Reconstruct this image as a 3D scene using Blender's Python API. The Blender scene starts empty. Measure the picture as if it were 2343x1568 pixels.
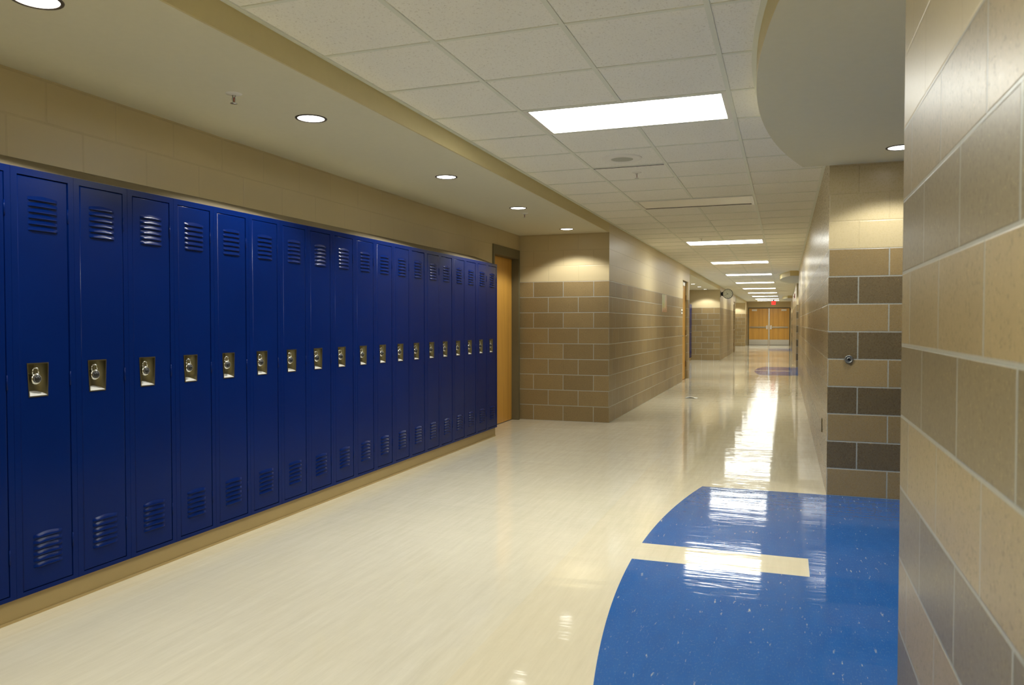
import bpy, bmesh, math, random
from mathutils import Vector, Matrix
S = bpy.context.scene
C = bpy.context.scene.collection
random.seed(7)

# ------------------------------------------------------------------ camera, world, exposure
YAW, PITCH, EYE, FPX = 0.34164, 0.02472, 1.2796, 1758.44
cd = bpy.data.cameras.new('camera'); cam = bpy.data.objects.new('camera', cd); C.objects.link(cam)
cam.location = (0, 0, EYE)
cam.rotation_euler = (math.pi/2 - PITCH, 0, YAW)
cd.sensor_width = 36; cd.lens = 36*FPX/2343; cd.clip_start = .05; cd.clip_end = 200
cd.dof.use_dof = True; cd.dof.focus_distance = 7.0; cd.dof.aperture_fstop = 6.3
S.camera = cam
W = bpy.data.worlds.new('world'); S.world = W; W.use_nodes = True
W.node_tree.nodes['Background'].inputs[0].default_value = (.02, .018, .015, 1)
W.node_tree.nodes['Background'].inputs[1].default_value = .3
S.view_settings.view_transform = 'Standard'; S.view_settings.look = 'None'
S.view_settings.gamma = 1; S.view_settings.use_curve_mapping = False
S.view_settings.exposure = 0.28
S.cycles.use_denoising = True
S.cycles.max_bounces = 10; S.cycles.diffuse_bounces = 6; S.cycles.glossy_bounces = 5
S.cycles.sample_clamp_indirect = 6; S.cycles.caustics_reflective = False
TROFFER = 26.0          # emission of a lit fluorescent lens
SPOT = 54.0             # watts of one downlight
LCOL = (.985, 1.0, .93)

# ------------------------------------------------------------------ measured layout (metres)
XL, XR, XN = -2.1276, .2987, .3126      # corridor walls (left, right, nearest right wall)
XW, XK, XB = -3.339, -3.074, -3.098     # back of locker recess, locker fronts, locker plinth front
HC, HS = 2.567, 2.4465                  # ceiling, soffit
CO = .2032                              # block course
BT = 9*CO                               # top of the brown blocks
YN0, YP0 = 2.434, 6.162                 # first opening on the right
OPEN = [(2.434, 6.162), (20.02, 23.84), (37.75, 41.52)]
REC = [(.38, 9.695), (18.45, 27.40), (36.0, 45.2)]
YE = 47.95                              # end wall
XG, YG, T = -1.528, 3.2286, .6096       # ceiling grid
YK, LW, ZB, ZT = 2.351, .3048, .1045, 1.946

# ------------------------------------------------------------------ node helpers
class N:
    def __init__(s, name):
        s.m = bpy.data.materials.new(name); s.m.use_nodes = True; s.t = s.m.node_tree
        s.b = s.t.nodes['Principled BSDF']
    def n(s, typ, **kw):
        x = s.t.nodes.new(typ)
        for k, v in kw.items():
            if k.startswith('i_'): x.inputs[k[2:].replace('_', ' ')].default_value = v
            else: setattr(x, k, v)
        return x
    def l(s, a, b): s.t.links.new(a, b)
    def put(s, v, sock):
        if hasattr(v, 'links') or isinstance(v, bpy.types.NodeSocket): s.l(v, sock)
        else: sock.default_value = v
    def math(s, op, a, b=None, clamp=False):
        x = s.n('ShaderNodeMath', operation=op, use_clamp=clamp)
        s.put(a, x.inputs[0])
        if b is not None: s.put(b, x.inputs[1])
        return x.outputs[0]
    def mix(s, f, a, b, mode='MIX'):
        x = s.n('ShaderNodeMix', data_type='RGBA', blend_type=mode)
        s.put(f, x.inputs[0])
        for v, k in ((a, 6), (b, 7)):
            s.put(v if not isinstance(v, tuple) else (v + (1,) if len(v) == 3 else v), x.inputs[k])
        return x.outputs[2]
    def ramp(s, v, a, b):
        x = s.n('ShaderNodeMapRange'); s.put(v, x.inputs[0])
        x.inputs[1].default_value = a; x.inputs[2].default_value = b
        return x.outputs[0]
    def pos(s, scale=(1, 1, 1)):
        g = s.n('ShaderNodeNewGeometry'); m = s.n('ShaderNodeMapping'); m.inputs['Scale'].default_value = scale
        s.l(g.outputs['Position'], m.inputs[0]); return m.outputs[0]
    def noise(s, vec, scale, detail=3, rough=.5):
        x = s.n('ShaderNodeTexNoise'); s.l(vec, x.inputs['Vector'])
        x.inputs['Scale'].default_value = scale; x.inputs['Detail'].default_value = detail; x.inputs['Roughness'].default_value = rough
        return x.outputs['Fac']
    def bump(s, h, strength, dist=.01, normal=None):
        x = s.n('ShaderNodeBump'); x.inputs['Strength'].default_value = strength; x.inputs['Distance'].default_value = dist
        s.put(h, x.inputs['Height'])
        if normal is not None: s.l(normal, x.inputs['Normal'])
        return x.outputs[0]
    def set(s, **kw):
        for k, v in kw.items():
            s.put((v + (1,)) if isinstance(v, tuple) and len(v) == 3 else v, s.b.inputs[k.replace('_', ' ')])
        return s.m

def simple(name, col, rough=.5, metal=0.0, var=.06, scale=30, bump=0.0, coat=0.0):
    m = N(name); p = m.pos(); f = m.noise(p, scale, 4)
    lo = tuple(c*(1-var) for c in col); hi = tuple(min(1, c*(1+var)) for c in col)
    m.set(Base_Color=m.mix(f, lo, hi), Roughness=rough, Metallic=metal, Coat_Weight=coat)
    if bump: m.set(Normal=m.bump(f, bump, .002))
    return m.m

CREAM = (.54, .445, .255)
def block_mat(name, brown, dark, x0, y0, gloss=.38, side=1.0):
    """concrete block wall: ground-face brown block to BT, painted cream block above"""
    m = N(name)
    g = m.n('ShaderNodeNewGeometry'); sp = m.n('ShaderNodeSeparateXYZ'); m.l(g.outputs['Position'], sp.inputs[0])
    sn = m.n('ShaderNodeSeparateXYZ'); m.l(g.outputs['True Normal'], sn.inputs[0])
    facex = m.math('GREATER_THAN', m.math('ABSOLUTE', sn.outputs[0]), .5)
    ux = m.math('SUBTRACT', sp.outputs[0], x0); uy = m.math('SUBTRACT', sp.outputs[1], y0)
    u = m.math('ADD', m.math('MULTIPLY', uy, facex), m.math('MULTIPLY', ux, m.math('SUBTRACT', 1.0, facex)))
    vr = m.math('DIVIDE', sp.outputs[2], CO); row = m.math('FLOOR', vr); par = m.math('FLOORED_MODULO', row, 2.0)
    uu = m.math('ADD', m.math('DIVIDE', u, 2*CO), m.math('MULTIPLY', par, .5))
    bi = m.math('FLOOR', uu); fu = m.math('FRACT', uu); fv = m.math('FRACT', vr)
    du = m.math('MULTIPLY', m.math('MINIMUM', fu, m.math('SUBTRACT', 1.0, fu)), 2*CO)
    dv = m.math('MULTIPLY', m.math('MINIMUM', fv, m.math('SUBTRACT', 1.0, fv)), CO)
    d = m.math('MINIMUM', du, dv)
    mort = m.math('SUBTRACT', 1.0, m.ramp(d, .0032, .0058))
    cb = m.n('ShaderNodeCombineXYZ'); m.l(bi, cb.inputs[0]); m.l(row, cb.inputs[1]); m.l(facex, cb.inputs[2])
    wn = m.n('ShaderNodeTexWhiteNoise', noise_dimensions='3D'); m.l(cb.outputs[0], wn.inputs['Vector'])
    p = m.pos()
    sp1 = m.noise(p, 85, 2, .7); sp2 = m.noise(p, 120, 2, .6); cl = m.noise(p, 9, 3)
    body = m.mix(.5, brown, brown)
    if dark is not None:
        # the long corridor faces carry a weaker stripe than the short return faces
        k_ = m.math('SUBTRACT', 1.0, m.math('MULTIPLY', facex, 1.0-side))
        body = m.mix(m.math('MULTIPLY', par, k_), brown, dark)
    k = m.math('ADD', m.math('MULTIPLY', wn.outputs['Value'], .24), .88)
    kk = m.n('ShaderNodeCombineColor'); [m.l(k, kk.inputs[i]) for i in range(3)]
    body = m.mix(1.0, body, kk.outputs[0], 'MULTIPLY')
    body = m.mix(m.math('MULTIPLY', m.ramp(cl, .35, .7), .16), body, tuple(c*.7 for c in brown))
    body = m.mix(m.math('MULTIPLY', m.ramp(sp1, .57, .68), .5), body, tuple(c*.38 for c in brown))
    body = m.mix(m.math('MULTIPLY', m.ramp(sp2, .62, .72), .35), body, (min(1, brown[0]*1.9), brown[1]*1.9, brown[2]*1.8))
    body = m.mix(m.math('MULTIPLY', mort, .85), body, (.37, .38, .34))
    cream = m.mix(m.noise(p, 14, 3), tuple(c*.97 for c in CREAM), CREAM)
    cream = m.mix(m.math('MULTIPLY', mort, .16), cream, tuple(c*.6 for c in CREAM))
    up = m.math('GREATER_THAN', sp.outputs[2], BT)
    col = m.mix(up, body, cream)
    h = m.math('SUBTRACT', m.math('MULTIPLY', sp1, .09), mort)
    rough = m.math('ADD', m.math('MULTIPLY', sp1, .12), gloss-.06)
    m.set(Base_Color=col, Roughness=rough, Normal=m.bump(h, .35, .004), Specular_IOR_Level=.5)
    return m.m

BR = (.262, .188, .085)
M = {}
M['block_left'] = block_mat('brown_block_left', BR, None, XL+CO, 9.695)
M['block_recess'] = block_mat('brown_block_recess', BR, None, XL+CO, .1)
M['block_pillar'] = block_mat('striped_block', (.285, .203, .094), (.118, .088, .047), XR, 6.25, .28, .35)
M['block_near'] = block_mat('striped_block_near', (.33, .255, .132), (.200, .160, .088), XR, 2.29, .36)
M['cream'] = simple('cream_paint', CREAM, .55, var=.03)
M['soffit'] = simple('soffit_paint', (.66, .63, .48), .7, var=.03)
M['fascia'] = simple('fascia_paint', (.58, .49, .25), .6, var=.03)
M['grid'] = simple('ceiling_grid_metal', (.74, .76, .68), .5, var=.02)
M['steel'] = simple('brushed_steel', (.62, .60, .55), .3, 1.0, var=.05)
M['chrome'] = simple('chrome', (.75, .75, .72), .12, 1.0, var=.03)
M['nickel'] = simple('pocket_nickel', (.17, .145, .075), .36, .9, var=.08)
M['black'] = simple('black_plastic', (.012, .012, .012), .35)
M['void'] = simple('dark_gap_and_shade', (.01, .009, .008), .9)
M['white'] = simple('white_plastic', (.8, .79, .75), .45, var=.02)
M['enamel'] = simple('white_enamel', (.72, .71, .66), .35, var=.02)
M['grey'] = simple('grey_grille', (.42, .43, .38), .6)
M['bronze'] = simple('olive_frame_paint', (.135, .115, .06), .45, var=.06)
M['trimstrip'] = simple('filler_strip', (.19, .16, .105), .5, var=.08, scale=6)
M['plinth'] = simple('plinth_vinyl', (.37, .27, .115), .4, var=.05, scale=6)
M['red'] = simple('red_plastic', (.55, .03, .02), .4)
M['dark_red'] = simple('dark_red_plastic', (.30, .03, .015), .4)
M['green'] = simple('green_print', (.16, .30, .03), .15, coat=.6)
M['pink'] = simple('salmon_print', (.50, .16, .08), .15, coat=.6)
M['gloss'] = simple('poster_glare', (.75, .73, .66), .08, coat=1)
M['clockface'] = simple('clock_face', (.62, .64, .54), .3)
M['brass'] = simple('brown_hinge', (.12, .075, .035), .4, .5)
M['ring'] = simple('dark_ring', (.06, .045, .03), .5)
M['lens_off'] = simple('unlit_lens', (.84, .81, .72), .35, var=.02)
M['pewter'] = simple('dull_pewter', (.22, .22, .20), .4, .8)
M['redglass'] = simple('red_bulb', (.35, .02, .01), .2)

def emis(name, col, st, base=(.8, .8, .8)):
    m = N(name); m.set(Base_Color=base, Roughness=.4, Emission_Color=col, Emission_Strength=st)
    return m.m
def mat_lens():
    # prismatic lens: most of its light leaves steeply downwards, much less at grazing angles
    m = N('fluorescent_lens'); g = m.n('ShaderNodeNewGeometry'); d = m.n('ShaderNodeVectorMath', operation='DOT_PRODUCT')
    m.l(g.outputs['Incoming'], d.inputs[0]); m.l(g.outputs['Normal'], d.inputs[1])
    c = m.math('ABSOLUTE', d.outputs['Value'])
    m.set(Base_Color=(.8, .8, .8), Roughness=.4, Emission_Color=LCOL,
          Emission_Strength=m.math('MULTIPLY', m.math('ADD', m.math('MULTIPLY', c, .60), .40), TROFFER)); return m.m
M['lens_on'] = mat_lens()
M['down_on'] = emis('downlight_lens', (1, .96, .9), 6.0)
M['exit_red'] = emis('exit_panel', (1, .02, .012), .8, (.35, .01, .008))
M['exit_letter'] = emis('exit_letter', (1, .10, .06), 1.0, (.5, .05, .03))

def mat_tile():
    m = N('acoustic_tile'); p = m.pos()
    s = m.noise(p, 75, 3, .75); s2 = m.noise(m.pos((1, .45, 1)), 150, 2, .7); c = m.noise(p, 1.7, 2)
    col = m.mix(c, (.86, .85, .79), (.885, .875, .82))
    col = m.mix(m.math('MULTIPLY', m.ramp(s, .58, .68), .5), col, (.42, .38, .30))
    col = m.mix(m.math('MULTIPLY', m.ramp(s2, .62, .72), .30), col, (.45, .41, .34))
    m.set(Base_Color=col, Roughness=.9, Specular_IOR_Level=.2, Normal=m.bump(s, .3, .004)); return m.m
M['tile'] = mat_tile()

def floor_rough(m):
    p = m.pos((1.0, 1.0, 1))
    w1 = m.noise(m.pos((.55, 2.6, 1)), 2.2, 3, .55)       # long ripples lying across the corridor
    w2 = m.noise(m.pos((1.0, 4.6, 1)), 4.2, 3, .6)
    w3 = m.noise(m.pos((1, 1, 1)), 60, 2, .5)
    h = m.math('ADD', m.math('MULTIPLY', w1, .7), m.math('MULTIPLY', w2, .16))
    h = m.math('ADD', h, m.math('MULTIPLY', w3, .012))
    scuff = m.noise(m.pos((3, .5, 1)), 6, 4, .7)
    r = m.math('ADD', m.math('MULTIPLY', scuff, .07), .03)
    return m.bump(h, .5, .006), r

def mat_floor():
    m = N('cream_linoleum')
    st = m.noise(m.pos((26, 2.2, 1)), 1.0, 5, .7)          # marbling streaks run along the corridor
    st2 = m.noise(m.pos((60, 6, 1)), 1.3, 4, .7)
    cl = m.noise(m.pos((1.2, .8, 1)), 1.4, 3)
    col = m.mix(m.ramp(st, .3, .7), (.62, .575, .435), (.72, .675, .53))
    col = m.mix(m.math('MULTIPLY', m.ramp(cl, .35, .65), .35), col, (.68, .62, .45))
    col = m.mix(m.math('MULTIPLY', m.ramp(st2, .66, .76), .35), col, (.42, .31, .20))
    # flooring sheets about two metres wide, every second one a shade warmer
    g = m.n('ShaderNodeNewGeometry'); sp = m.n('ShaderNodeSeparateXYZ'); m.l(g.outputs['Position'], sp.inputs[0])
    sh = m.math('FLOORED_MODULO', m.math('FLOOR', m.math('DIVIDE', m.math('ADD', sp.outputs[0], 1.13), 1.85)), 2.0)
    col = m.mix(m.math('MULTIPLY', m.math('SUBTRACT', 1.0, sh), .45), col, m.mix(1.0, col, (1.0, .95, .84), 'MULTIPLY'))
    nb, r = floor_rough(m)
    m.set(Base_Color=col, Roughness=r, Normal=nb, Specular_IOR_Level=.68); return m.m
def mat_blue():
    m = N('blue_linoleum')
    p1 = m.noise(m.pos((46, 9, 1)), 1.3, 3, .6); p2 = m.noise(m.pos((2.2, 1.6, 1)), 1.2, 3); p3 = m.noise(m.pos((95, 30, 1)), 1.6, 3, .7)
    gate = m.ramp(p2, .40, .62)
    col = m.mix(m.noise(m.pos((9, 2, 1)), 2, 4), (.008, .082, .31), (.014, .118, .39))
    col = m.mix(m.math('MULTIPLY', m.ramp(p3, .55, .70), .38), col, (.12, .24, .36))
    col = m.mix(m.math('MULTIPLY', m.math('MULTIPLY', m.ramp(p1, .645, .70), gate), .75), col, (.50, .56, .48))
    nb, r = floor_rough(m)
    m.set(Base_Color=col, Roughness=r, Normal=nb, Specular_IOR_Level=.5); return m.m
M['floor'] = mat_floor(); M['blue'] = mat_blue()

def mat_locker():
    m = N('blue_enamel_steel'); p = m.pos()
    orange = m.noise(p, 320, 2)
    wav = m.noise(m.pos((1, 2.5, .6)), 1.6, 2)
    h = m.math('ADD', m.math('MULTIPLY', orange, .03), wav)
    m.set(Base_Color=m.mix(m.noise(p, 3, 2), (.0004, .010, .09), (.0006, .013, .112)), Roughness=.24,
          Normal=m.bump(h, .12, .01), Specular_IOR_Level=.12)
    return m.m
M['blue_steel'] = mat_locker()

def mat_wood(name, c1, c2):
    m = N(name)
    g = m.noise(m.pos((14, 14, .7)), 2.0, 5, .6); st = m.noise(m.pos((4.5, 4.5, .02)), 1.6, 1)
    col = m.mix(m.ramp(g, .3, .7), c1, c2)
    col = m.mix(m.math('MULTIPLY', m.ramp(st, .45, .6), .35), col, tuple(c*.72 for c in c1))
    m.set(Base_Color=col, Roughness=.36, Coat_Weight=.2); return m.m
M['wood'] = mat_wood('oak_veneer', (.56, .29, .045), (.68, .37, .07))

# ------------------------------------------------------------------ mesh helpers
class MB:
    def __init__(s): s.bm = bmesh.new(); s.mats = []; s.cur = 0
    def use(s, mat):
        if mat not in s.mats: s.mats.append(mat)
        s.cur = s.mats.index(mat); return s
    def _face(s, vs, smooth=False):
        try: f = s.bm.faces.new(vs)
        except ValueError: return
        f.material_index = s.cur; f.smooth = smooth
    def box(s, x0, x1, y0, y1, z0, z1):
        v = [s.bm.verts.new((x, y, z)) for x in (x0, x1) for y in (y0, y1) for z in (z0, z1)]
        for q in ((0, 1, 3, 2), (4, 6, 7, 5), (0, 4, 5, 1), (2, 3, 7, 6), (0, 2, 6, 4), (1, 5, 7, 3)):
            s._face([v[i] for i in q])
        return s
    def poly(s, pts, smooth=False):
        s._face([s.bm.verts.new(p) for p in pts], smooth); return s
    def prism(s, pts2, z0, z1, axis=2):
        """extrude a 2-D outline along an axis; outline given in the other two axes in order"""
        def mk(a, b, c): return {2: (a, b, c), 0: (c, a, b), 1: (a, c, b)}[axis]
        lo = [s.bm.verts.new(mk(a, b, z0)) for a, b in pts2]; hi = [s.bm.verts.new(mk(a, b, z1)) for a, b in pts2]
        s._face(lo[::-1]); s._face(hi)
        n = len(lo)
        for i in range(n): s._face([lo[i], lo[(i+1) % n], hi[(i+1) % n], hi[i]])
        return s
    def lathe(s, prof, c, axis='z', n=32, smooth=True):
        """revolve (radius, height) pairs about an axis through c"""
        ax = {'z': (Vector((1, 0, 0)), Vector((0, 1, 0)), Vector((0, 0, 1))),
              'x': (Vector((0, 1, 0)), Vector((0, 0, 1)), Vector((1, 0, 0))),
              'y': (Vector((1, 0, 0)), Vector((0, 0, 1)), Vector((0, -1, 0)))}[axis]
        c = Vector(c); rings = []
        for r, h in prof:
            if r < 1e-6: rings.append([s.bm.verts.new(c + ax[2]*h)])
            else: rings.append([s.bm.verts.new(c + ax[0]*r*math.cos(2*math.pi*k/n) + ax[1]*r*math.sin(2*math.pi*k/n) + ax[2]*h) for k in range(n)])
        for a, b in zip(rings, rings[1:]):
            for k in range(n):
                k2 = (k+1) % n
                if len(a) == 1 and len(b) > 1: s._face([a[0], b[k], b[k2]], smooth)
                elif len(b) == 1 and len(a) > 1: s._face([a[k], a[k2], b[0]], smooth)
                elif len(a) > 1: s._face([a[k], a[k2], b[k2], b[k]], smooth)
        return s
    def tube(s, pts, r, n=8):
        pts = [Vector(p) for p in pts]; rings = []
        for i, p in enumerate(pts):
            d = (pts[min(i+1, len(pts)-1)] - pts[max(i-1, 0)]).normalized()
            up = Vector((0, 0, 1)) if abs(d.z) < .9 else Vector((1, 0, 0))
            a = d.cross(up).normalized(); b = d.cross(a).normalized()
            rings.append([s.bm.verts.new(p + a*r*math.cos(2*math.pi*k/n) + b*r*math.sin(2*math.pi*k/n)) for k in range(n)])
        for A, B in zip(rings, rings[1:]):
            for k in range(n): s._face([A[k], A[(k+1) % n], B[(k+1) % n], B[k]], True)
        s._face(rings[0][::-1]); s._face(rings[-1]); return s
    def bevel(s, w, seg=2):
        bmesh.ops.remove_doubles(s.bm, verts=s.bm.verts, dist=1e-6)
        bmesh.ops.bevel(s.bm, geom=list(s.bm.edges), offset=w, segments=seg, affect='EDGES', profile=.5); return s
    def build(s, name, mat=None, parent=None, loc=None):
        me = bpy.data.meshes.new(name)
        bmesh.ops.recalc_face_normals(s.bm, faces=s.bm.faces)
        s.bm.to_mesh(me); s.bm.free()
        for m_ in (s.mats or [mat]): me.materials.append(m_)
        o = bpy.data.objects.new(name, me); C.objects.link(o)
        if parent is not None: o.parent = parent
        if loc is not None: o.location = loc
        return o

def tag(o, label, cat, group=None, kind=None):
    o['label'] = label; o['category'] = cat
    if group: o['group'] = group
    if kind: o['kind'] = kind
    return o
def struct(o): o['kind'] = 'structure'; return o
def thing(name, label, cat, loc=(0, 0, 0), group=None, rotz=0):
    o = bpy.data.objects.new(name, None); C.objects.link(o); o.location = loc; o.rotation_euler = (0, 0, rotz)
    o.empty_display_size = .1
    return tag(o, label, cat, group)
def sempty(name, loc=(0, 0, 0)):
    o = bpy.data.objects.new(name, None); C.objects.link(o); o.location = loc; o.empty_display_size = .1
    return struct(o)
def copy_tree(o, parent=None):
    c = o.copy(); C.objects.link(c)
    if parent is not None: c.parent = parent
    for ch in list(o.children): copy_tree(ch, c)
    return c
ORD = ['first', 'second', 'third', 'fourth', 'fifth', 'sixth', 'seventh', 'eighth', 'ninth', 'tenth', 'eleventh', 'twelfth',
       'thirteenth', 'fourteenth', 'fifteenth', 'sixteenth', 'seventeenth', 'eighteenth', 'nineteenth', 'twentieth']

# ------------------------------------------------------------------ floor
def arc(yc, R, xm, y0, y1, n=24):
    return [(xm + R - math.sqrt(R*R - (y0+(y1-y0)*k/n - yc)**2), y0+(y1-y0)*k/n) for k in range(n+1)]
XA = 1.65                                # back of the right-hand alcoves
f = MB().use(M['floor'])
f.box(XW-.3, XA+.1, -5.2, YE+.2, -.1, 0)
f.use(M['blue'])
for (o0, o1) in OPEN:
    d = (o0+o1)/2 - 4.298; yc = 4.326+d; z1 = .0006
    s0, s1 = 4.129+d, 4.449+d
    f.prism([(XA, o0)] + [(XA, s0)] + arc(yc, 9.8, -.778, o0, s0)[::-1], -.001, z1)
    f.prism([(XA, s1)] + [(XA, o1)] + arc(yc, 9.8, -.778, s1, o1)[::-1], -.001, z1)
    f.prism([(.127, s0), (XA, s0), (XA, s1), (.127, s1)], -.001, z1)
struct(f.build('floor'))

# ------------------------------------------------------------------ walls
TOP = 2.62
def wallbox(name, mat, *boxes):
    b = MB()
    for q in boxes: b.box(*q)
    return struct(b.build(name, mat))
XO = XW-.2
D1 = (8.685, 9.668)                      # door beside the lockers
wallbox('wall_left_near', M['block_left'], (XO, XL, -5, .38, 0, TOP))
wallbox('wall_recess', M['block_recess'], (XO, XW, .38, D1[0], 0, TOP), (XO, XW, D1[0], D1[1], 2.245, TOP), (XO, XW, D1[1], 9.695, 0, TOP))
def left_mass(name, y0, y1, dy0, dy1):
    """block of rooms between two recesses, with one set-back door near its far end"""
    zt = 11*CO
    return wallbox(name, M['block_left'], (XO, XL, y0, dy0, 0, TOP), (XO, XL, dy1, y1, 0, TOP),
                   (XO, XL, dy0, dy1, zt, TOP), (XO, XL-.11, dy0, dy1, 0, zt))
left_mass('wall_left', 9.695, 18.45, 17.19, 18.15)
wallbox('wall_recess_middle', M['block_recess'], (XO, XW, 18.45, 27.40, 0, TOP))
left_mass('wall_left_middle', 27.40, 36.0, 34.72, 35.68)
wallbox('wall_recess_far', M['block_recess'], (XO, XW, 36.0, 45.2, 0, TOP))
wallbox('wall_left_far', M['block_left'], (XO, XL, 45.2, YE, 0, TOP))
wallbox('wall_right_near', M['block_near'], (XN, XA+.1, -5, YN0, 0, TOP))
wallbox('wall_right', M['block_pillar'], (XR, XA+.1, OPEN[0][1], OPEN[1][0], 0, TOP))
wallbox('wall_right_middle', M['block_pillar'], (XR, XA+.1, OPEN[1][1], OPEN[2][0], 0, TOP))
wallbox('wall_right_far', M['block_pillar'], (XR, XA+.1, OPEN[2][1], YE, 0, TOP))
for i, (o0, o1) in enumerate(OPEN):
    wallbox(['wall_alcove', 'wall_alcove_middle', 'wall_alcove_far'][i], M['block_pillar'], (XA, XA+.1, o0, o1, 0, TOP))
wallbox('wall_back', M['block_left'], (XL, XN, -5.1, -5, 0, TOP))
DX0, DX1, DH = -2.096, .270, 2.231       # double door frame
wallbox('wall_end', M['cream'], (XL, DX0, YE, YE+.15, 0, TOP), (DX1, XR, YE, YE+.15, 0, TOP), (DX0, DX1, YE, YE+.15, DH, TOP))

# ------------------------------------------------------------------ ceiling, grid, soffits
ZTL = HC+.004
LIGHTS = [-12, -5, 2, 15, 22, 29, 36, 43, 50, 57, 64, 69]
OFF = [8]
b = MB().use(M['tile'])
b.box(XL, XR, -5, YE, ZTL, TOP)
for (o0, o1) in OPEN: b.box(XR, XA, o0, o1, ZTL, TOP)
struct(b.build('ceiling'))
def soff_arc(o0, o1):
    d = (o0+o1)/2-4.298
    return arc(4.25+d, 7.1, -.148, o0, o1, 32)
b = MB().use(M['grid'])
def arcx(y):
    for (o0, o1) in OPEN:
        if o0 < y < o1:
            d = (o0+o1)/2-4.298
            return -.148+7.1-math.sqrt(7.1**2-(y-4.25-d)**2)
    return XR
for j in range(-14, 75):
    y = YG+j*T
    if -5 < y < YE-.05: b.box(XL, arcx(y), y-.011, y+.011, HC, ZTL)
for i in range(0, 4):
    x = XG+i*T
    cuts = []
    if i == 1: cuts = [(YG+j*T, YG+(j+1)*T) for j in sorted(LIGHTS+OFF)]
    if x > -.15: cuts = [(o0, o1) for o0, o1 in OPEN]
    if i == 3: continue
    y = -5
    for c0, c1 in cuts + [(YE, YE)]:
        if c0 > y: b.box(x-.012, x+.012, y, min(c0, YE), HC-.0015, ZTL)
        y = c1
# wall angle round the edge
for y0, y1 in [(-5, YE)]: b.box(XL, XL+.024, y0, y1, HC-.003, ZTL)
yy = -5
for o0, o1 in OPEN + [(YE, YE)]:
    b.box(XR-.024, XR, yy, o0, HC-.003, ZTL); yy = o1
for (o0, o1) in OPEN:
    a = soff_arc(o0, o1)
    b.prism([(x-.024, y) for x, y in a] + [(x, y) for x, y in a[::-1]], HC-.003, ZTL)
    b.box(XR-.2 if False else a[-1][0]-.02, XR, o1, o1+.024, HC-.003, ZTL)
b.use(M['void'])
b.box(-1.515, -.935, YG+5*T+.0115, YG+5*T+.019, HC-.0035, HC-.001)     # one tile sits crooked and leaves a dark gap
g = struct(b.build('trim_1'))
b = MB().use(M['soffit'])
for r0, r1 in REC: b.box(XW, XL-.012, r0, r1, HS, TOP)
s_l = struct(b.build('ceiling_soffit_left'))
b = MB().use(M['fascia'])
for r0, r1 in REC: b.box(XL-.012, XL, r0, r1, HS, TOP)
struct(b.build('trim_2'))
b = MB().use(M['soffit'])
for (o0, o1) in OPEN:
    a = soff_arc(o0, o1)
    n0 = len(b.bm.faces)
    b.prism([(XA, o0), (XA, o1)] + a[::-1], HS, TOP)
b.mats.append(M['fascia'])
b.bm.normal_update()
for fc in b.bm.faces:
    if abs(fc.normal.z) < .5: fc.material_index = 1
struct(b.build('ceiling_soffit_right'))

# ------------------------------------------------------------------ ceiling lights
def troffer(j, label, on=True):
    x0, x1, y0, y1 = XG+.012, XG+2*T-.012, YG+j*T+.011, YG+(j+1)*T-.011
    t = thing('ceiling_light', label, 'light', ((x0+x1)/2, (y0+y1)/2, HC), 'fluorescent ceiling lights along the corridor')
    w, h = (x1-x0)/2, (y1-y0)/2
    fr = MB()
    z0 = -.001 if on else -.006
    fr.box(-w, w, -h, -h+.02, z0, .004); fr.box(-w, w, h-.02, h, z0, .004)
    fr.box(-w, -w+.03, -h+.02, h-.02, z0, .004); fr.box(w-.03, w, -h+.02, h-.02, z0, .004)
    fr.build('frame', M['enamel'], t)
    l = MB(); k = .02
    a, c = w-.03, h-.02
    pts = []
    for cx, cy, st in ((a-k, c-k, 0), (-a+k, c-k, 90), (-a+k, -c+k, 180), (a-k, -c+k, 270)):
        for q in range(0, 91, 30): pts.append((cx+k*math.cos(math.radians(st+q)), cy+k*math.sin(math.radians(st+q))))
    l.prism(pts, .001 if on else .0025, .0035)
    l.build('lens', M['lens_on'] if on else M['lens_off'], t)
    if not on: MB().box(-w+.03, w-.03, h-.026, h-.02, -.001, .003).build('edge_shade', M['void'], t)  # dark strip painted in for the shading on the frame's far side
    return t
VIS = [j for j in LIGHTS if j >= 2]
for j in LIGHTS:
    if j < 2: lab = ['lit fluorescent ceiling light behind the viewpoint, farther back', 'lit fluorescent ceiling light directly above the viewpoint'][0 if j == -12 else 1]
    elif j == 2: lab = 'large lit fluorescent ceiling light nearest the camera, two tiles wide'
    elif j == 69: lab = 'farthest lit fluorescent ceiling light, just before the wooden double doors'
    else: lab = 'lit fluorescent ceiling light, %s in the row counted from the nearest one' % ORD[VIS.index(j)]
    troffer(j, lab)
troffer(8, 'switched-off ceiling light panel between the nearest two lit ones', False)

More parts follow.
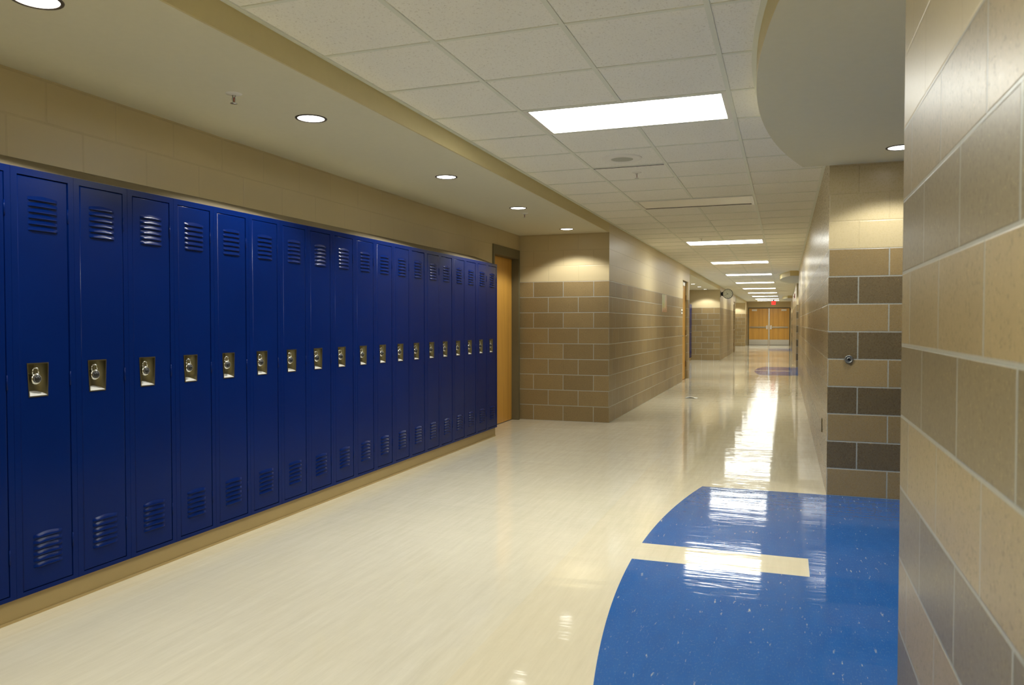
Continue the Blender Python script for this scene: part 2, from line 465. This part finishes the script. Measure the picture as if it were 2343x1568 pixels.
def downlight(x, y, label, power=SPOT):
    t = thing('downlight', label, 'light', (x, y, HS), 'round recessed downlights in the soffits')
    MB().lathe([(.075, .002), (.0755, -.003), (.080, -.005), (.088, -.003), (.090, .002)], (0, 0, 0), n=40).build('trim_ring', M['ring'], t)
    MB().lathe([(0, -.0015), (.0745, -.0015), (.0745, .002), (0, .002)], (0, 0, 0), n=40, smooth=False).build('lens', M['down_on'], t)
    ld = bpy.data.lights.new('lamp', 'SPOT'); ld.energy = power; ld.color = (1, .99, .94)
    ld.spot_size = math.radians(126); ld.spot_blend = .30; ld.shadow_soft_size = .05
    lo = bpy.data.objects.new('lamp', ld); C.objects.link(lo); lo.parent = t; lo.location = (0, 0, -.012)
    return t
for i, y in enumerate([2.062, 3.765, 5.617, 7.365, 9.196]):
    lab = ['round downlight over the lockers cut by the top left corner of the photo', 'large round downlight over the lockers, second from the near end',
           'round downlight over the lockers, third from the near end', 'round downlight over the lockers in front of a small sprinkler',
           'round downlight over the wooden door, lighting the end of the locker recess'][i]
    downlight(-2.552, y, lab)
for i, y in enumerate([19.7, 21.4, 23.2, 25.0, 26.9]):
    downlight(-2.58, y, 'small round downlight in the second recess, %s from its near end' % ORD[i], SPOT)
for i, y in enumerate([38.0, 40.2, 42.5, 44.7]):
    downlight(-2.58, y, 'tiny round downlight in the farthest recess, %s from its near end' % ORD[i], SPOT)
downlight(.708, 5.688, 'round downlight in front of the striped block pillar on the right', 40)
downlight(.708, 2.93, 'round downlight in the right alcove hidden behind the near wall')
for k, d in enumerate((17.68, 35.36)):
    downlight(.708, 5.688+d-.02, 'round downlight in the %s alcove on the right' % ['middle', 'farthest'][k])

# ------------------------------------------------------------------ lockers
def pol(o): return o
def locker_proto():
    """front at local x=0 facing +x, hinges on the far (+y) side; local y 0..LW, z 0..H"""
    H = ZT-ZB; D = XK-XW-.004
    t = thing('locker', '', 'locker')
    y0, y1, z0, z1 = .0295, .2765, .0185, H-.0295     # door opening
    b = MB()
    g = .0006
    b.box(-.02, 0, g, y0, 0, H); b.box(-.02, 0, y1, LW-g, 0, H)
    b.box(-.02, 0, y0, y1, 0, z0); b.box(-.02, 0, y0, y1, z1, H)
    # carcass
    b.box(-D, -.02, g, g+.002, 0, H); b.box(-D, -.02, LW-g-.002, LW-g, 0, H)
    b.box(-D, -.02, g+.002, LW-g-.002, 0, .003); b.box(-D, -.02, g+.002, LW-g-.002, H-.003, H)
    b.box(-D, -D+.002, g+.002, LW-g-.002, .003, H-.003)
    b.build('frame', M['blue_steel'], t)
    # door: origin on its hinge line
    hy = y1-.002
    door = MB(); gp = .0022
    Y0, Y1, Z0, Z1 = y0+gp, y1-gp, z0+gp, z1-gp
    # lock opening (trapezoid)
    pz0, pz1 = .963-ZB, 1.1045-ZB
    hole = [(.0735, pz0), (.1585, pz0), (.1635, pz1), (.0665, pz1)]
    r = .005; xf, xe = -.0005, -.005
    def P(y, z, x): return door.bm.verts.new((x, y-hy, z))
    out = [(Y0, Z0), (Y1, Z0), (Y1, Z1), (Y0, Z1)]
    inn = [(Y0+r, Z0+r), (Y1-r, Z0+r), (Y1-r, Z1-r), (Y0+r, Z1-r)]
    mid = [(Y0+.0015, Z0+.0015), (Y1-.0015, Z0+.0015), (Y1-.0015, Z1-.0015), (Y0+.0015, Z1-.0015)]
    vb = [P(y, z, -.018) for y, z in out]; vo = [P(y, z, xe) for y, z in out]; vm = [P(y, z, -.0016) for y, z in mid]
    vi = [P(y, z, xf) for y, z in inn]; vh = [P(y, z, xf) for y, z in hole]; vhb = [P(y, z, -.018) for y, z in hole]
    for A, B, sm in ((vb, vo, 0), (vo, vm, 1), (vm, vi, 1), (vi, vh, 0), (vh, vhb, 0), (vhb, vb, 0)):
        for k in range(4): door._face([A[k], A[(k+1) % 4], B[(k+1) % 4], B[k]], bool(sm))
    dr = door.build('door', M['blue_steel'], t, (0, hy, 0))
    # louvres
    def vents(zlow, zhigh):
        v = MB(); n = 6; pitch = (zhigh-zlow)/n
        ya, yb = .080, .2225
        for k in range(n):
            zb = zlow + k*pitch + .002
            cols = 12; rows = [0, .25, .5, .75, .93, 1]
            gridv = []
            for c in range(cols+1):
                u = c/cols; s_ = min(1, min(u, 1-u)/.10); s_ = s_*s_*(3-2*s_)
                top = .0135 + .008*(1-abs(2*u-1)**1.5)
                col = []
                for w in rows:
                    z = zb + top*(1-w)*(1 if s_ > 0 else 1)
                    prof = math.sin(w*math.pi/2)**1.2
                    if w == 1: prof = .93
                    col.append(v.bm.verts.new((.0002 + .0085*prof*s_, ya+(yb-ya)*u-hy, z)))
                gridv.append(col)
            for c in range(cols):
                for q in range(len(rows)-1):
                    v._face([gridv[c][q], gridv[c+1][q], gridv[c+1][q+1], gridv[c][q+1]], True)
            v.use(M['blue_steel'])
        v.use(M['blue_steel'])
        for fc in v.bm.faces: fc.material_index = 0
        v.use(M['void'])
        for k in range(n):
            zb = zlow + k*pitch
            v.box(.0000, .0015, ya+.008-hy, yb-.008-hy, zb-.0008, zb+.0028)
        return v
    for (a, c) in ((.212-ZB, .366-ZB), (1.681-ZB, 1.838-ZB)):
        vents(a, c).build('louver_vent', None, dr)
    # recessed lock pocket
    p = MB(); dp = -.036
    nseg = 10
    rim_o = [(.0635, pz1+.0035), (.1665, pz1+.0035), (.1615, pz0-.0035), (.0705, pz0-.0035)]
    rim_i = [(hole[3][0]+.001, pz1-.001), (hole[2][0]-.001, pz1-.001), (hole[1][0]-.001, pz0+.001), (hole[0][0]+.001, pz0+.001)]
    R0 = [p.bm.verts.new((-.0004, y-hy, z)) for y, z in rim_o]; R1 = [p.bm.verts.new((.0022, y-hy, z)) for y, z in rim_o]
    R2 = [p.bm.verts.new((.0022, y-hy, z)) for y, z in rim_i]
    for A, B in ((R0, R1), (R1, R2)):
        for k in range(4): p._face([A[k], A[(k+1) % 4], B[(k+1) % 4], B[k]])
    tl, tr, br, bl = rim_i
    # scooped interior: left wall straight, right wall sweeping round
    secs = []
    for (L, Rr, z) in ((tl[0], tr[0], tl[1]), (bl[0], br[0], bl[1])):
        w = Rr-L; sec = [(.0022, L), (dp, L)]
        sec.append((dp, L+w*.52))
        for q in range(1, nseg+1):
            a_ = q/nseg*math.pi/2
            sec.append((dp+(.0022-dp)*(1-math.cos(a_)), L+w*.52+w*.48*math.sin(a_)))
        secs.append([(x, y-hy, z) for x, y in sec])
    top = [p.bm.verts.new(q) for q in secs[0]]; bot = [p.bm.verts.new((q[0], q[1], q[2]+.019*(.0022-q[0])/(.0022-dp))) for q in secs[1]]
    for k in range(len(top)-1): p._face([top[k], top[k+1], bot[k+1], bot[k]], k > 2)
    p._face(top)
    p.use(M['nickel']); p.use(M['enamel']); 
    p._face([p.bm.verts.new(v.co + Vector((.0006, 0, .0006))) for v in bot][::-1])  # pocket floor coloured white for the light its metal reflects
    p.use(M['nickel'])
    # staple and rivet
    p.tube([(dp+.001, .087-hy, pz0+.094), (dp+.012, .087-hy, pz0+.098), (dp+.012, .105-hy, pz0+.098), (dp+.001, .105-hy, pz0+.094)], .003, 8)
    p.use(M['steel']).lathe([(0, .003), (.004, .0025), (.005, 0)], (dp, .094-hy, pz0+.028), 'x', 12)
    pk = p.build('lock_pocket', None, dr)
    for z in (.20-ZB+.09, 1.03-ZB, 1.765-ZB):
        h = MB(); h.lathe([(0, -.032), (.0035, -.032), (.0035, .032), (0, .032)], (.0005, y1-.0008-hy, z), 'z', 10)
        h.build('hinge', M['blue_steel'], dr)
    return t
lock_proto = locker_proto()
GL = 'row of blue lockers along the left recess'
random.seed(21)
tilts = [0, .9, .5, .15, -.35, .3, .1, -.2, .25, -.15, .35, -.3, .2, .5, .8, .45, -.1, .3, .7, .2]
first = True
# locker index 0 is the one cut off by the left edge of the photograph
for k in range(20):
    o = lock_proto if first else copy_tree(lock_proto); first = False
    o.location = (XK, YK+(k-1)*LW, ZB)
    if k == 0: o['label'] = 'blue steel locker cut off by the left edge of the photo'
    elif k == 19: o['label'] = 'last blue steel locker of the row, right beside the wooden door'
    else: o['label'] = 'blue steel locker, %s in the row counted from the left edge' % ORD[k]
    o['category'] = 'locker'; o['group'] = GL
    dr = [c for c in o.children if c.name.startswith('door')][0]
    dr.rotation_euler = (0, math.radians(tilts[k]*.12*(-1)**k), math.radians(-abs(tilts[k])*.22))
for k in range(6):
    o = copy_tree(lock_proto); o.location = (XK, 27.33-(6-k)*LW, ZB)
    o['label'] = 'blue locker in the second recess, ' + (['sixth', 'fifth', 'fourth', 'third', 'second', 'nearest'][k] + ' from its far end wall'
                                                         if k < 5 else 'right against its far end wall')
    o['group'] = 'blue lockers in the second recess'
    for c in o.children:
        if c.name.startswith('door'): c.rotation_euler = (0, 0, 0)

# padlocks
def padlock_proto():
    t = thing('padlock', '', 'padlock', group='combination padlocks on the lockers')
    # local: body disc faces +x (turned a little), centre at origin
    MB().lathe([(0, -.010), (.0215, -.010), (.0245, -.007), (.0248, .004), (.023, .008), (.019, .0095), (0, .0095)], (0, 0, 0), 'x', 32).build('body', M['chrome'], t)
    d = MB().lathe([(.0175, .0095), (.0185, .0125), (.017, .0135), (.0095, .0135), (.009, .020), (.0075, .0215), (0, .0215)], (0, 0, 0), 'x', 28).build('dial', M['black'], t)
    k = MB()
    for q in range(40):
        a = 2*math.pi*q/40; ln = .0145 if q % 5 == 0 else .0158
        c_, s_ = math.cos(a), math.sin(a); w = .0004
        k.poly([(.0137, c_*ln-s_*w, s_*ln+c_*w), (.0137, c_*.0172-s_*w, s_*.0172+c_*w), (.0137, c_*.0172+s_*w, s_*.0172-c_*w), (.0137, c_*ln+s_*w, s_*ln-c_*w)])
    k.build('dial_marks', M['white'], d)
    pts = [(-.002, -.0135, .018), (-.002, -.0135, .034)] + [(-.002, -.0135*math.cos(a*math.pi/8), .034+.0135*math.sin(a*math.pi/8)) for a in range(1, 8)] + [(-.002, .0135, .034), (-.002, .0135, .018)]
    MB().tube(pts, .0036, 8).build('shackle', M['chrome'], t)
    return t
pp = padlock_proto(); first = True
for k in range(1, 20):
    o = pp if first else copy_tree(pp); first = False
    o.location = (XK-.0115, YK+(k-1)*LW+.1115, 1.038)
    o.rotation_euler = (random.uniform(-.03, .03), 0, random.uniform(-.25, .05))
    n = 'last blue locker beside the wooden door' if k == 19 else '%s blue locker from the left edge' % ORD[k]
    o['label'] = 'round silver combination padlock hanging on the ' + n

# plinth and filler strip
tag(MB().use(M['plinth']).box(XW+.003, XB, .5, 8.142, 0, ZB-.001).use(M['plinth']).box(XB, XB+.006, .5, 8.142, 0, .012).build('locker_plinth'),
    'low tan plinth running under the long row of blue lockers', 'plinth')
tag(MB().use(M['plinth']).box(XW+.003, XB, 25.4, 27.33, 0, ZB-.001).build('locker_plinth'), 'low tan plinth under the lockers of the second recess', 'plinth')
fs = MB().use(M['trimstrip'])
fs.prism([(XW+.001, 1.9475), (XK-.03, 1.9475), (XK-.03, 1.955), (XW+.014, 2.038), (XW+.001, 2.040)], .5, 8.08, axis=1)
fo = fs.build('filler_strip')
for (ya, yb) in ((2.90, 3.15), (3.93, 4.32), (5.70, 6.25)):
    q = MB(); n = 6
    for i in range(n):
        a, c = i/n, (i+1)/n
        za, zc = 2.0375-(.088*a), 2.0375-(.088*c)
        xa = XW+.0155+(XK-.03-XW-.014)*a; xc = XW+.0155+(XK-.03-XW-.014)*c
        y_a, y_c = ya+(yb-ya)*a, ya+(yb-ya)*c
        q.poly([(xa, y_a, za+.001), (xc, y_c, zc+.001), (xc, y_c+.012, zc+.001), (xa, y_a+.012, za+.001)])
    q.build('seam', M['void'], fo)
tag(fo, 'sloping tan filler strip along the top of the blue lockers', 'trim strip')

# ------------------------------------------------------------------ doors
d1 = sempty('door_1', (XW, (D1[0]+D1[1])/2, 0))
hw = (D1[1]-D1[0])/2; HD = 2.245
b = MB()
b.box(-.16, .012, -hw, -hw+.05, 0, HD); b.box(-.16, .012, hw-.05, hw, 0, HD); b.box(-.16, .012, -hw+.05, hw-.05, HD-.115, HD)
b.box(-.16, -.128, -hw+.05, -hw+.066, 0, HD-.115); b.box(-.16, -.128, hw-.066, hw-.05, 0, HD-.115)
b.build('door_frame', M['bronze'], d1)
b = MB(); b.box(-.125, -.085, -hw+.053, hw-.053, .008, HD-.118); lf = b.build('door_leaf', M['wood'], d1)
b = MB(); b.lathe([(.028, 0), (.026, .006), (.012, .01), (.012, .045)], (-.085, -hw+.12, 1.0), 'x', 20)
b.box(-.05, -.035, -hw+.11, -hw+.23, .99, 1.012); b.build('handle', M['steel'], lf)

def side_door(num, y0, y1):
    d = sempty('door_%d' % num, (XL-.055, (y0+y1)/2, 0)); h = (y1-y0)/2; zt = 11*CO
    b = MB(); b.box(-.052, .012, -h, -h+.03, 0, zt); b.box(-.052, .012, h-.03, h, 0, zt); b.box(-.052, .012, -h+.03, h-.03, zt-.03, zt)
    b.build('door_frame', M['bronze'], d)
    lf = MB().box(-.045, 0, -h+.033, h-.033, .008, zt-.033).build('door_leaf', M['wood'], d)
    for z in (.35, 1.06, 1.86):
        MB().box(.0, .022, h-.045, h-.030, z-.07, z+.07).build('hinge', M['brass'], lf)
    b = MB(); b.lathe([(.026, 0), (.024, .008), (.01, .012), (.01, .05)], (0, -h+.11, 1.0), 'x', 16); b.box(.042, .056, -h+.10, -h+.22, .99, 1.01)
    b.box(.042, .056, -h+.62, -h+.80, .99, 1.01)
    b.build('handle', M['steel'], lf)
    MB().box(0, .055, -h+.08, -h+.40, zt-.115, zt-.045).build('door_closer', M['enamel'], lf)
side_door(2, 17.19, 18.15)
side_door(3, 34.72, 35.68)

d4 = sempty('door_4', ((DX0+DX1)/2, YE, 0)); w = (DX1-DX0)/2
b = MB(); b.box(-w, -w+.05, -.02, .13, 0, DH); b.box(w-.05, w, -.02, .13, 0, DH); b.box(-w+.05, w-.05, -.02, .13, DH-.055, DH)
b.build('door_frame', M['bronze'], d4)
b = MB(); b.box(-.034, .034, -.01, .06, 0, DH-.055); mu = b.build('mullion', M['steel'], d4)
MB().box(-.028, .028, -.05, -.01, 1.95, 2.165).build('strike_box', M['enamel'], mu)
for s_ in (-1, 1):
    a0, a1 = sorted((s_*.040, s_*(w-.053)))
    lf = MB().box(a0, a1, 0, .045, .01, DH-.06).build('door_leaf', M['wood'], d4)
    MB().box(a0+.01, a1-.01, -.003, 0, .012, .325).build('kick_plate', M['steel'], lf)
    c0, c1 = sorted((s_*.155, s_*(w-.11)))
    m0, m1 = sorted((s_*.155, s_*.55)); m2, m3 = sorted((s_*.55, s_*(w-.11)))
    b = MB().use(M['chrome']).box(c0, c1, -.075, -.03, 1.03, 1.085)
    b.use(M['steel']).box(min(c0, c1), max(c0, c1), -.03, 0, 1.02, 1.095)
    b.build('push_bar', None, lf)
    e0, e1 = sorted((s_*.07, s_*.155))
    MB().box(e0, e1, -.09, 0, .94, 1.165).bevel(.006, 1).build('latch_case', M['enamel'], lf)
    q0, q1 = sorted((s_*(w-.50), s_*(w-.21)))
    MB().box(q0, q1, -.06, 0, DH-.21, DH-.11).bevel(.005, 1).build('door_closer', M['enamel'], lf)

# ------------------------------------------------------------------ fittings
def sprinkler(x, y, z, label):
    t = thing('sprinkler', label, 'sprinkler', (x, y, z), 'fire sprinklers on the ceilings')
    MB().lathe([(.012, -.010), (.026, -.006), (.040, -.001), (.041, 0)], (0, 0, 0), n=28).build('escutcheon', M['enamel'], t)
    b = MB(); b.lathe([(.008, -.004), (.008, -.018), (.005, -.019)], (0, 0, 0), n=12)
    b.tube([(0, -.007, -.017), (0, -.012, -.028), (0, -.009, -.040), (0, 0, -.046)], .0022, 6)
    b.tube([(0, .007, -.017), (0, .012, -.028), (0, .009, -.040), (0, 0, -.046)], .0022, 6)
    b.build('body', M['steel'], t)
    MB().tube([(0, 0, -.018), (0, 0, -.044)], .0028, 8).build('glass_bulb', M['redglass'], t)
    MB().lathe([(0, -.047), (.017, -.048), (.018, -.0495), (0, -.0505)], (0, 0, 0), n=20).build('deflector', M['steel'], t)
sprinkler(-2.649, 3.233, HS, 'fire sprinkler on the soffit above the third and fourth blue lockers')
sprinkler(-2.609, 7.733, HS, 'small fire sprinkler on the soffit behind the fourth downlight')
sprinkler(-1.208, 6.584, ZTL, 'fire sprinkler on the tiled ceiling just behind the round speaker')
sprinkler(-1.208, 11.973, ZTL, 'distant fire sprinkler on the tiled ceiling before the second lit light')

t = thing('ceiling_speaker', 'round white ceiling speaker with grey grille set in a ceiling tile', 'speaker', (-1.212, 5.975, ZTL))
MB().lathe([(.085, -.010), (.09, -.013), (.13, -.011), (.150, -.006), (.155, 0)], (0, 0, 0), n=48).build('rim', M['white'], t)
MB().lathe([(0, -.0115), (.06, -.011), (.087, -.010)], (0, 0, 0), n=48).build('grille', M['grey'], t)

# two-sided wall clock on a bracket
CX, CY, CZ, CR = -1.885, 27.6, 2.304, .172
t = thing('wall_clock', 'round black-rimmed clock on a black bracket sticking out from the left wall', 'clock', (XL, CY, CZ))
MB().box(0, .012, -.05, .05, -.11, .11).build('mounting_plate', M['black'], t)
b = MB(); b.prism([(0.01, -.055), (.08, -.075), (.08, .075), (.01, .055)], -.018, .018, axis=1); b.build('bracket', M['black'], t)
cx = CX-XL
MB().lathe([(CR-.016, .03), (CR-.010, .036), (CR, .030), (CR, -.030), (CR-.010, -.036), (CR-.016, -.03)], (cx, 0, 0), 'y', 48).build('rim', M['black'], t)
fc = MB().lathe([(0, .028), (CR-.014, .028), (CR-.014, -.028), (0, -.028)], (cx, 0, 0), 'y', 48, smooth=False).build('face', M['clockface'], t)
mk = MB(); hands = MB()
for q in range(12):
    a = math.radians(90-q*30); l0, l1, w_ = CR*.68, CR*.80, .006
    c_, s_ = math.cos(a), math.sin(a)
    for yy, sg in ((-.0285, 1), (.0285, -1)):
        mk.poly([(cx+sg*c_*l0-s_*w_, yy, s_*l0+c_*w_), (cx+sg*c_*l1-s_*w_, yy, s_*l1+c_*w_), (cx+sg*c_*l1+s_*w_, yy, s_*l1-c_*w_), (cx+sg*c_*l0+s_*w_, yy, s_*l0-c_*w_)])
mk.build('hour_marks', M['black'], fc)
def hand(b, deg, l1, w_):
    a = math.radians(90-deg); c_, s_ = math.cos(a), math.sin(a); l0 = -.02
    for yy in (-.030,):
        b.poly([(cx+c_*l0-s_*w_, yy, s_*l0+c_*w_), (cx+c_*l1-s_*w_*.6, yy, s_*l1+c_*w_*.6), (cx+c_*l1+s_*w_*.6, yy, s_*l1-c_*w_*.6), (cx+c_*l0+s_*w_, yy, s_*l0-c_*w_)])
h1 = MB(); hand(h1, 310, .075, .006); h1.build('hand', M['black'], fc)
h2 = MB(); hand(h2, 240, .122, .0045); h2.build('hand', M['black'], fc)

# exit sign
t = thing('exit_sign', 'red exit sign hanging from the ceiling before the double doors', 'sign', (-.613, 44.2, HC))
ex = MB().box(-.033, .033, -.03, .03, -.065, 0).build('canopy', M['black'], t)
MB().box(-.135, .135, -.025, .025, -.285, -.065).bevel(.004, 1).build('housing', M['grey'], t)
pn = MB().box(-.110, .110, -.030, -.025, -.272, -.072).build('panel', M['exit_red'], t)
cu = bpy.data.curves.new('lettering', 'FONT'); cu.body = 'EXIT'; cu.align_x = 'CENTER'; cu.align_y = 'CENTER'; cu.size = .12; cu.extrude = .0015
tmp = bpy.data.objects.new('lettering', cu); C.objects.link(tmp)
bpy.context.view_layer.update()
me = bpy.data.meshes.new_from_object(tmp.evaluated_get(bpy.context.evaluated_depsgraph_get()))
bpy.data.objects.remove(tmp)
lo = bpy.data.objects.new('lettering', me); C.objects.link(lo); me.materials.clear(); me.materials.append(M['exit_letter'])
lo.parent = pn; lo.location = (0, -.0312, -.172); lo.rotation_euler = (math.pi/2, 0, 0)

# fire alarm strobes
t = thing('fire_alarm', 'small red fire alarm strobe high on the right corridor wall', 'fire alarm', (XR, 27.62, 2.21))
MB().box(-.022, 0, -.045, .045, -.075, .075).bevel(.004, 1).build('housing', M['dark_red'], t)
MB().box(-.045, -.022, -.02, .02, -.04, .01).build('strobe_lens', M['white'], t)
t = thing('fire_alarm', 'small red fire alarm box on the end wall right of the double doors', 'fire alarm', (.284, YE, 2.12))
MB().box(-.013, .013, -.05, 0, -.07, .07).build('housing', M['dark_red'], t)

# poster, room sign, outlet, bumper, scrap
t = thing('framed_poster', 'glossy green and salmon poster hung on the left brown block wall', 'poster', (XL, 14.46, 1.66))
MB().box(0, .005, -.28, .28, -.17, .155).build('backing', M['gloss'], t)  # pale backing left bare mid-sheet, painted glare on the glossy poster
MB().box(.005, .0062, -.28, .0, -.09, .15).build('green_panel', M['green'], t)
b = MB().use(M['pink']); b.box(.005, .0062, -.28, .28, -.17, -.09); b.box(.005, .0062, .14, .28, -.09, .15); b.build('salmon_panel', None, t)
t = thing('room_sign', 'small white room sign with a dark band beside the farther left door', 'sign', (XL, 17.0, 1.54))
MB().box(0, .006, -.10, .10, -.05, .05).build('plate', M['white'], t)
MB().box(.006, .0075, -.10, .10, -.012, .012).build('band', M['black'], t)
t = thing('outlet_plate', 'small metal outlet plate low on the right block wall', 'outlet', (XR, 6.965, .425))
MB().box(-.006, 0, -.035, .035, -.057, .057).bevel(.0015, 1).build('plate', M['nickel'], t)
for z in (-.045, .045): MB().lathe([(0, -.0085), (.0045, -.008), (.005, -.006)], (0, 0, z), 'x', 10).build('screw', M['chrome'], t)
t = thing('wall_bumper', 'round grey metal door bumper on the striped block pillar', 'door stop', (.442, YP0, 1.016))
b = MB().lathe([(.031, 0), (.0305, .012), (.027, .017), (.022, .016), (.020, .012), (.014, .013), (.009, .018), (.0085, .021)], (0, 0, 0), 'y', 32)
b.build('cup', M['pewter'], t)
MB().lathe([(.0085, .021), (.006, .0205), (.005, .010), (0, .010)], (0, 0, 0), 'y', 20).build('screw_hole', M['void'], t)
t = MB(); n = 10
pts = []
for i in range(n+1):
    u = i/n; pts.append((-1.61+.2*u, 13.40+.03*math.sin(u*5), .004+.014*math.sin(u*math.pi)**2*(1 if u < .75 else .4)))
for (x, y, z), (x2, y2, z2) in zip(pts, pts[1:]):
    t.poly([(x, y, z), (x2, y2, z2), (x2, y2+.16, z2*.4+.001), (x, y+.16, z*.4+.001)], True)
    t.poly([(x, y, z-.002), (x2, y2, z2-.002), (x2, y2+.16, z2*.4), (x, y+.16, z*.4)], True)
tag(t.build('paper_scrap', M['white']), 'pale flat scrap lying on the floor near the left wall', 'paper')
